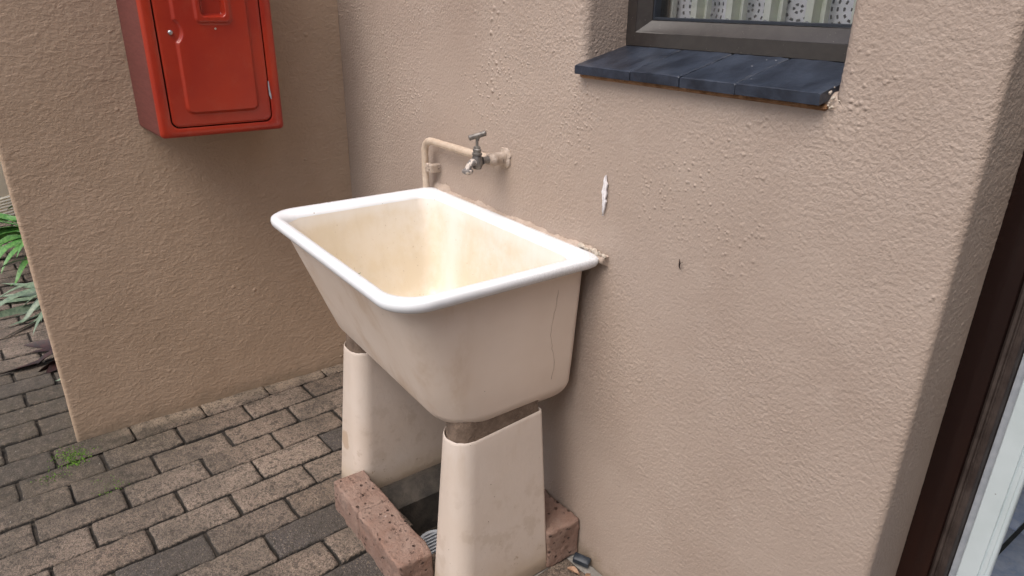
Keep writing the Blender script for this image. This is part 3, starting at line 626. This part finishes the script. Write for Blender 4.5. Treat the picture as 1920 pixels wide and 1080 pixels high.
# ------------------------------------------------------------------ trough
def trough():
    root = empty('laundry_trough', (.97, -.25, .5), 'cream glazed laundry trough with a white rolled rim, set against the wall on two pedestals', 'sink')
    ZT = .846
    # rim
    ox0, ox1, oy0, oy1 = .603, 1.340, -.504, -.004
    ix0, ix1, iy0, iy1 = .660, 1.300, -.474, -.048
    n = 10
    def loop(t, z):   # t 0 = outer edge, 1 = inner edge
        x0 = ox0+(ix0-ox0)*t; x1 = ox1+(ix1-ox1)*t; y0 = oy0+(iy0-oy0)*t; y1 = oy1+(iy1-oy1)*t
        ro = (.078, .080, .022, .022); ri = (.056, .066, .050, .045)
        return [(x, y, z) for x, y in rr(x0, x1, y0, y1, tuple(a+(b-a)*clamp(t, 0, 1) for a, b in zip(ro, ri)), n)]
    P = [(.9, -.028), (.40, -.028), (.20, -.027), (.06, -.022), (.0, -.014), (.03, -.006), (.09, -.004), (.22, -.0005), (.42, 0), (.62, -.001), (.82, -.005), (.93, -.010), (1.0, -.017), (1.02, -.024)]
    mb = MB(); mb.loft([loop(t, ZT+dz) for t, dz in P]); rim = mb.build('rim', M['rim'], root, angle=80)
    # outer body
    tx0, tx1, ty0, ty1 = .628, 1.306, -.480, -.020; bx0, bx1, by0, by1 = .670, 1.283, -.352, -.026
    zb = .460
    def body(t, ins, dz, k=1.0):
        x0 = tx0+(bx0-tx0)*t+ins; x1 = tx1+(bx1-tx1)*t-ins; y0 = ty0+(by0-ty0)*t+ins; y1 = ty1+(by1-ty1)*t-ins
        q_ = (.060, .062+.035*t, .022, .022)
        pts = rr(x0, x1, y0, y1, tuple(max(.012, a-ins*.4*k) for a in q_), n)
        out = []
        for x, y in pts:
            zbb = zb + .016*clamp((1.1-x)/.4, 0, 1)     # floor falls to the wall
            out.append((x, y, (ZT-.022)*(1-t)+zbb*t+dz))
        return out
    Ls = [body(t, 0, 0) for t in (0, .1, .2, .35, .5, .65, .78)]
    R_ = .066
    hh = (ZT-.03-zb)
    t1 = 1-R_/hh
    for i in range(1, 11):
        a = i/10*PI/2; Ls.append(body(t1+(1-t1)*math.sin(a), R_*(1-math.cos(a))*.9, 0))
    Ls = Ls[:6] + [l for l in Ls[7:]]
    c_ = body(1, .15, 0)
    Ls.append(c_)
    mb = MB(); mb.loft(Ls, False, True); mb.build('basin_outside', M['glaze_out'], root, angle=80)
    # inside
    sx0, sx1, sy0, sy1 = .6605, 1.2995, -.4735, -.0485; cx0, cx1, cy0, cy1 = .730, 1.235, -.325, -.075; zi = .515
    def inn(t, ins):
        x0 = sx0+(cx0-sx0)*t+ins; x1 = sx1+(cx1-sx1)*t-ins; y0 = sy0+(cy0-sy0)*t+ins; y1 = sy1+(cy1-sy1)*t-ins
        return [(x, y, (ZT-.0165)*(1-t)+(zi+.02*clamp((-.04-y)/.32, 0, 1.3))*t) for x, y in rr(x0, x1, y0, y1, tuple(max(.012, a-ins*.3) for a in (.052, .060, .050, .045)), n)]
    Ls = [inn(t, 0) for t in (0, .15, .3, .45, .6, .7)]
    t1 = .74
    for i in range(1, 10):
        a = i/9*PI/2; Ls.append(inn(t1+(1-t1)*math.sin(a), .065*(1-math.cos(a))))
    Ls.append(inn(1, .10))
    mb = MB(); mb.loft(Ls, False, True); mb.build('basin_inside', M['glaze_in'], root, angle=80)
    mb = MB(); mb.lathe([(.0, .0), (.030, .0), (.034, .002), (.030, .004), (.022, .0015), (0, .001)], (.98, -.19, zi+.011), n=24); mb.build('waste_outlet', M['metal'], root)
    # hairline crack down the right end
    rx = lambda z: tx1+(bx1-tx1)*((ZT-.03-z)/hh)+.0004
    pts = [(rx(z), -.098+.008*math.sin(z*35)+random.gauss(0, .0016)-(.04*(z-.6)), z) for z in np.linspace(.775, .545, 26)]
    mb = MB(); mb.tube(pts, [.00022+.00018*math.sin(i*.7)**2 for i in range(26)], 5); mb.build('hairline_crack', M['bead'], root)
    # scuffs on the rim
    for (x, y, L_, a_) in ((1.145, -.500, .024, 1.9), (1.132, -.503, .014, 1.3), (.70, -.262, .0, 0), (.607, -.205, .013, .6)):
        if L_ <= 0: continue
        p = [(x+math.cos(a_)*L_*t, y+math.sin(a_)*L_*t+.002*math.sin(t*9), ZT-.006+.0045*(t if y < -.4 else 1.2*t)) for t in np.linspace(0, 1, 6)]
        mb = MB(); mb.tube(p, [.0004, .0012, .0009, .0014, .0008, .0003], 6); mb.build('scuff', M['leaf_grey'] if L_ > .015 else M['mortar'], root)
    # painted mortar bead along the wall
    mb = MB(); Ls = []
    for i in range(120):
        x = .615+.735*i/119; hgt = .007+.0022*math.sin(x*31)+.0016*math.sin(x*113)+random.gauss(0, .0010)+ (.007 if x < .70 else 0); yo = -.010-.005*math.sin(x*47+1)+random.gauss(0, .0012)
        if x > 1.30: hgt *= .7
        z_ = ZT-.006
        Ls.append([(x, .004, z_-.02), (x, yo-.003, z_-.008), (x, yo-.002, z_+hgt*.55), (x, yo*.55, z_+hgt), (x, .001, z_+hgt*1.25), (x, .004, z_+hgt*1.3)])
    mb.loft(Ls, True, True); mb.build('mortar_bead', M['bead'], root, angle=70)
    mb = MB()
    for k in range(14):
        c = Vector((1.268+k*.0062, -.008+random.gauss(0, .002), ZT+.006+random.gauss(0, .0025)-k*.0004)); s_ = .003+random.random()*.004
        mb.lathe([(0, -s_), (s_*.9, -s_*.4), (s_, .2*s_), (s_*.6, s_*.7), (0, s_)], c, (random.gauss(0, 1), random.gauss(0, 1), random.gauss(0, 1)), 6)
    mb.build('loose_plaster', M['plaster_raw'], root, smooth=False)
trough()

def pedestal(x0t, x1t, x0b, x1b, yft, ybt, yfb, ybb, z0, label):
    root = empty('concrete_pedestal', ((x0b+x1b)/2, (yfb+ybb)/2, 0), label, 'pedestal', 'pedestals under the laundry trough')
    def lp(t, ins=0, dz=0):
        x0 = x0b+(x0t-x0b)*t+ins; x1 = x1b+(x1t-x1b)*t-ins; y0 = yfb+(yft-yfb)*t+ins; y1 = ybb+(ybt-ybb)*t-ins
        return [(x, y, z0*(1-t)+t*(.450+.016*clamp((y+.35)/.24, 0, 1))+dz+(.0008*math.sin(x*160+y*230) if dz or t > .99 else 0)) for x, y in rr(x0, x1, y0, y1, tuple(max(a-ins, .004) for a in (.048, .048, .010, .010)), 8)]
    mb = MB(); mb.loft([lp(0, .004, .0), lp(.01)] + [lp(t) for t in (.1, .3, .5, .7, .9, .985)] + [lp(1, .0006, -.0005), lp(1, .0022, .001), lp(1, .0042, -.0005), lp(.985, .0048), lp(.95, .005)]); mb.build('shell', M['ped'], root, angle=70)
    mb = MB(); Ls = [lp(.955, .0052), lp(.975, .0052), lp(1, .0065, -.001), lp(1, .008, .012), lp(1, .008, .026), lp(1, .012, .050)]
    mb.loft(Ls, True, True); mb.build('mortar_bed', M['mortar'], root, angle=80)
pedestal(.652, .772, .634, .800, -.352, -.03, -.390, -.012, -.004, 'far cream glazed pedestal in the shade below the left end of the trough')
pedestal(1.186, 1.285, 1.163, 1.313, -.347, -.112, -.372, -.098, -.004, 'near cream glazed pedestal below the right end of the trough')

# ------------------------------------------------------------------ clay bricks and gully
def clay(x0, x1, y0, y1, z0, z1, label, group, seed=0, rz=0):
    rs = random.Random(seed); mb = MB(); nx_, ny_, nz_ = 22, 10, 10
    def P(a, b, c):
        return a, b, c
    bm = bmesh.new(); bmesh.ops.create_cube(bm, size=1)
    bmesh.ops.scale(bm, vec=(x1-x0, y1-y0, z1-z0), verts=bm.verts)
    bmesh.ops.bevel(bm, geom=bm.edges[:], offset=.007, segments=3, profile=.6, affect='EDGES')
    bmesh.ops.subdivide_edges(bm, edges=[e for e in bm.edges if e.calc_length() > .03], cuts=11, use_grid_fill=True)
    from mathutils import noise
    for v in bm.verts:
        nn = noise.noise_vector(v.co*22+Vector((seed*3.3, 0, 0)))*.0040 + noise.noise_vector(v.co*75+Vector((seed, 5, 0)))*.0026; v.co += nn
    bmesh.ops.recalc_face_normals(bm, faces=bm.faces)
    me = bpy.data.meshes.new('clay_brick'); bm.to_mesh(me); bm.free(); me.polygons.foreach_set('use_smooth', [True]*len(me.polygons)); me.materials.append(M['redbrick'])
    o = bpy.data.objects.new('clay_brick', me); C.objects.link(o); o.location = ((x0+x1)/2, (y0+y1)/2, (z0+z1)/2); o.rotation_euler.z = rz; tag(o, label, 'brick', group); return o
G = 'clay bricks around the gully'
clay(.787, .9458, -.456, -.362, -.008, .098, 'pitted pink clay brick touching the front of the far pedestal', G, 1)
clay(.9452, 1.183, -.455, -.362, -.008, .097, 'pitted pink clay brick ending at the front of the near pedestal', G, 2)
clay(1.170, 1.316, -.104, -.003, .000, .115, 'dark pitted clay brick wedged between near pedestal and house wall', G, 3)
gl = empty('gully', (1.0, -.2, -.1), 'dark concrete gully pit between the two pedestals', 'drain')
mb = MB()
mb.loft([[(x, -.356, z) for x, z in ((.795, -.004), (.80, .018), (.825, .022), (.88, -.012), (.90, -.15))], [(x, -.015, z) for x, z in ((.795, -.004), (.80, .020), (.825, .024), (.88, -.010), (.90, -.15))]], True, True, closed=False)
mb.box(.804, 1.16, -.0150, -.003, -.15, .05, .003); mb.box(.86, 1.18, -.361, -.348, -.15, -.004, .002); mb.box(1.165, 1.18, -.347, -.0155, -.15, -.005, .002)
mb.build('pit_wall', M['dark_concrete'], gl)
mb = MB(); mb.box(.855, 1.165, -.3475, -.0155, -.158, -.12); mb.build('pit_floor', M['soil'], gl, smooth=False)
gr = empty('drain_grate', (1.05, -.285, -.03), 'round grey plastic drain grate half hidden behind the near pedestal', 'grate')
mb = MB(); cx, cy, cz = 1.062, -.288, -.012; mb.lathe([(.045, -.10), (.045, .0), (.049, .0), (.049, .006), (.040, .006), (.040, -.004), (.043, -.10)], (cx, cy, cz)); mb.build('pipe_collar', M['plastic_grey'], gr)
for k in range(-3, 4):
    xx = k*.011; L_ = math.sqrt(.040**2-xx*xx); mb = MB(); mb.box(cx+xx-.0028, cx+xx+.0028, cy-L_, cy+L_, cz-.002, cz+.0045, .001); mb.build('grate_bar', M['plastic_grey'], gr)
# black plastic scrap and dry leaves by the wall
mb = MB(); mb.box(-.022, .022, -.011, .011, 0, .022, .004); o = mb.build('plastic_offcut', M['plastic_black']); o.location = (1.352, -.020, .002); o.rotation_euler = (0.15, .1, .5); tag(o, 'black plastic offcut with white paint drops by the foot of the wall', 'plastic scrap')
def dry(x, y, rz, s, label):
    mb = MB(); Ls = []
    for i in range(9):
        t = i/8; w_ = .011*math.sin(PI*min(1, t*1.05+.03))*s; c = .004*math.sin(t*4)
        Ls.append([((t-.5)*.045*s, -w_, .003+c+.004), ((t-.5)*.045*s, 0, .002+c), ((t-.5)*.045*s, w_, .003+c+.005), ((t-.5)*.045*s, 0, .0012+c)])
    mb.loft(Ls, True, True); o = mb.build('dry_leaf', M['dryleaf']); o.location = (x, y, .001); o.rotation_euler.z = rz; tag(o, label, 'leaf', 'dry leaves by the wall')
dry(1.365, -.058, .4, .8, 'light brown dry leaf lying next to the black plastic scrap'); dry(1.400, -.040, 1.9, .6, 'darker curled dry leaf against the wall foot right of the plastic scrap')
# moss
mb = MB(); rm = random.Random(3)
for (cx, cy, s_, n_) in ((.083, -1.025, .035, 230), (.125, -1.03, .018, 70), (.315, -.963, .028, 150), (.05, -1.06, .03, 80), (.27, -.99, .02, 40), (.16, -1.10, .03, 60)):
    for k in range(n_):
        x = cx+rm.gauss(0, s_*.55); y = cy+rm.gauss(0, s_*.75); h = .001+rm.random()*.003; a = rm.random()*6.3; w_ = .0012+rm.random()*.0022
        ca, sa = math.cos(a)*w_, math.sin(a)*w_; mb.add([(x-ca, y-sa, -.0005), (x+ca, y+sa, -.0005), (x-sa*.6, y+ca*.6, -.0005), (x+rm.gauss(0, .001), y+rm.gauss(0, .001), h)], [(0, 1, 3), (1, 2, 3), (2, 0, 3)])
tag(mb.build('moss', M['moss'], smooth=False), 'bright green moss patches on the dark damp pavers by the wall end', 'moss', kind='stuff')

# ------------------------------------------------------------------ pipe and tap
pz = .988; py = -.030
pp = empty('water_pipe', (.62, py, .9), 'painted water pipe rising behind the trough and bending towards the tap', 'pipe')
pts = [(.612, py+.008, .60), (.612, py+.004, .75), (.613, py, .90), (.614, py, .948)]
for i in range(1, 8): a = i/8*PI/2; pts.append((.614+.036*(1-math.cos(a)), py, .948+.036*math.sin(a)))
pts += [(.66, py, .985), (.74, py+.001, .985), (.83, py, .986), (.90, py, .987), (.965, py, .988)]
mb = MB(); mb.tube(pts, [.0102+.0005*math.sin(i*2.1) for i in range(len(pts))], 14); mb.build('pipe_run', M['pipe'], pp)
mb = MB(); mb.box(.622, .634, -.034, -.020, .893, .918, .002); mb.box(.6345, .650, -.032, .003, .892, .917, .003); mb.lathe([(.0035, 0), (.0035, .003), (.001, .004)], (.642, -.032, .905), (0, -1, 0), 8); mb.build('pipe_clip', M['lump'], pp)
tp = empty('garden_tap', (.97, -.03, .99), 'tarnished tap with a T handle and paint-crusted flange on the wall above the trough', 'tap')
tx = .966
mb = MB(); mb.lathe([(.026, -.004), (.027, .002), (.025, .005), (.016, .007), (.0155, .03), (.0165, .034), (.0165, .040), (.0135, .044), (.0125, .052)], (tx, 0, .990), (0, -1, 0), 18)
for i, v in enumerate(mb.v):
    mb.v[i] = (v[0]+random.gauss(0, .0008), v[1]+random.gauss(0, .0005), v[2]+random.gauss(0, .0008))
mb.build('wall_flange', M['lump'], tp)
mb = MB(); mb.tube([(tx-.03, py, .988), (tx-.018, py, .988), (tx-.004, py, .988)], [.0125, .0135, .0130], 12); mb.build('tee_joint', M['lump'], tp)
by = -.083
mb = MB(); mb.tube([(tx, -.050, .991), (tx, -.060, .991), (tx, -.070, .991)], [.0085, .0075, .010], 12)
mb.lathe([(.004, -.020), (.0095, -.018), (.0125, -.010), (.0125, .000), (.0110, .008), (.0095, .014), (.0110, .0145), (.0115, .0150), (.0115, .019), (.0090, .020), (.0085, .024), (.0098, .0245), (.0098, .028), (.0080, .030), (.0080, .034), (.0045, .035)], (tx, by, .992), n=20); body = mb.build('tap_body', M['tap_metal'], tp, angle=35)
mb = MB(); mb.tube([(tx, by-.004, .990), (tx, by-.013, .990), (tx, by-.019, .987), (tx, by-.024, .981), (tx, by-.026, .976), (tx, by-.027, .972)], [.0095, .0090, .0078, .0072, .0074, .0095], 14)
mb.lathe([(.0085, .0), (.0120, .001), (.0130, .004), (.0125, .008), (.0085, .010)], (tx, by-.027, .966), n=20); mb.lathe([(.006, -.001), (.0085, -.0012), (.0085, .001)], (tx, by-.027, .966), n=16); mb.build('spout', M['spout'], tp, angle=40)
mb = MB(); mb.tube([(tx, by, 1.024), (tx, by, 1.046)], .0034, 10); mb.build('spindle', M['tap_metal'], tp)
mb = MB(); a = math.radians(62); dx, dy = math.cos(a), math.sin(a)
pp_ = [(tx-dx*.022, by-dy*.022, 1.0455), (tx-dx*.020, by-dy*.020, 1.0460), (tx-dx*.012, by-dy*.012, 1.0485), (tx, by, 1.0515), (tx+dx*.012, by+dy*.012, 1.0545), (tx+dx*.020, by+dy*.020, 1.0575), (tx+dx*.022, by+dy*.022, 1.058)]
mb.tube(pp_, [.003, .0068, .0062, .0066, .0062, .0068, .003], 12); mb.lathe([(.0042, 0), (.0060, .006), (.0060, .012)], (tx, by, 1.040), n=12); mb.build('handle', M['tap_metal'], tp)

for o in tp.children:
    if o.name.split('.')[0] in ('tap_body', 'spout', 'spindle', 'handle'):
        c = Vector((tx, -.052, .992))
        for v in o.data.vertices: d = v.co - c; v.co = c + Vector((d.x*(1.2 if o.name[:6] != 'handle' else .95), d.y*(1.02 if o.name[:6] != 'handle' else .98), d.z*1.02))

# ------------------------------------------------------------------ plants and tank
def strap(mb, base, az, L_, wd, rise, droop, seed):
    rs = random.Random(seed); n_ = 16; Ls = []; p = Vector(base); el = rise; d = Vector((math.cos(az), math.sin(az), 0)); side = Vector((-math.sin(az), math.cos(az), 0)); tw = rs.gauss(0, .25)
    for i in range(n_+1):
        t = i/n_; w_ = wd*(.55+.45*math.sin(min(1, t*2.2)*PI/2))*(1-max(0, t-.55)**1.6/.45**1.6*.97)*.5
        up = Vector((0, 0, 1))*math.cos(el)-d*math.sin(el); s_ = side*math.cos(tw*t*2)+up*math.sin(tw*t*2)
        Ls.append([tuple(p-s_*w_+up*w_*.28), tuple(p), tuple(p+s_*w_+up*w_*.28), tuple(p-up*.0012)])
        p = p+(d*math.cos(el)+Vector((0, 0, math.sin(el))))*L_/n_; el -= droop/n_*(1+t)
        if p.z < .006: p.z = .006; el = max(el, 0)
    mb.loft(Ls, True, True)
def plant(name, base, mat, n_, L_, wd, label, az0, az1, rise=(.7, 1.2), droop=(1.0, 1.7), seed=1, group='strap-leaved plants behind the side wall'):
    rs = random.Random(seed); root = empty(name, base, label, 'plant', group); 
    for i in range(n_):
        mb = MB(); az = az0+(az1-az0)*(i+.5+rs.gauss(0, .25))/n_
        strap(mb, (base[0]+rs.gauss(0, .02), base[1]+rs.gauss(0, .02), 0), az, L_*(.8+.4*rs.random()), wd*(.8+.4*rs.random()), rise[0]+(rise[1]-rise[0])*rs.random(), droop[0]+(droop[1]-droop[0])*rs.random(), seed*50+i)
        mb.build('leaf', mat, root, angle=80)
D = math.radians
plant('strap_leaf_plant', (-2.05, -.80, 0), M['leaf_green'], 22, .62, .045, 'bright green strap-leaved plant furthest along behind the side wall', D(-170), D(-20), (.55, 1.15), (1.0, 1.9), 3)
plant('strap_leaf_plant', (-1.35, -.78, 0), M['leaf_grey'], 20, .52, .034, 'grey-green strap-leaved plant spreading flat over the pavers behind the side wall', D(-160), D(-25), (.35, .9), (.8, 1.5), 5)
plant('cordyline_plant', (-.72, -.86, 0), M['leaf_red'], 7, .30, .060, 'dark maroon broad-leaved plant close behind the side wall', D(-150), D(-40), (.5, 1.0), (1.8, 2.6), 8, 'strap-leaved plants behind the side wall')
plant('strap_leaf_plant', (-.45, -.88, 0), M['leaf_grey'], 5, .17, .020, 'small low grey-green seedling nearest the foot of the side wall', D(-150), D(-40), (.3, .8), (.6, 1.2), 9)
plant('strap_leaf_plant', (-2.9, -.84, 0), M['leaf_blue'], 7, .26, .03, 'blue-grey narrow-leaved plant beside the cream tank', D(-160), D(-30), (.9, 1.4), (.4, .9), 12)
tk = empty('water_tank', (-3.55, -1.42, 0), 'cream ribbed plastic water tank standing on the far pavers', 'tank')
prof = [(.585, 0), (.60, .004)]
z = .01
while z < .13: prof += [(.602, z), (.606, z+.006), (.602, z+.012), (.594, z+.016)]; z += .019
prof += [(.60, .15), (.60, 1.30), (.58, 1.36), (.45, 1.45), (.2, 1.5), (.0, 1.5)]
mb = MB(); mb.lathe(prof, (-3.55, -1.42, 0), n=96); mb.build('tank_shell', M['tank'], tk, angle=50)
mb = MB(); mb.lathe([(.2, 0), (.21, .01), (.21, .04), (.19, .05), (0, .055)], (-3.55, -1.42, 1.5), n=32); mb.build('tank_lid', M['tank'], tk)
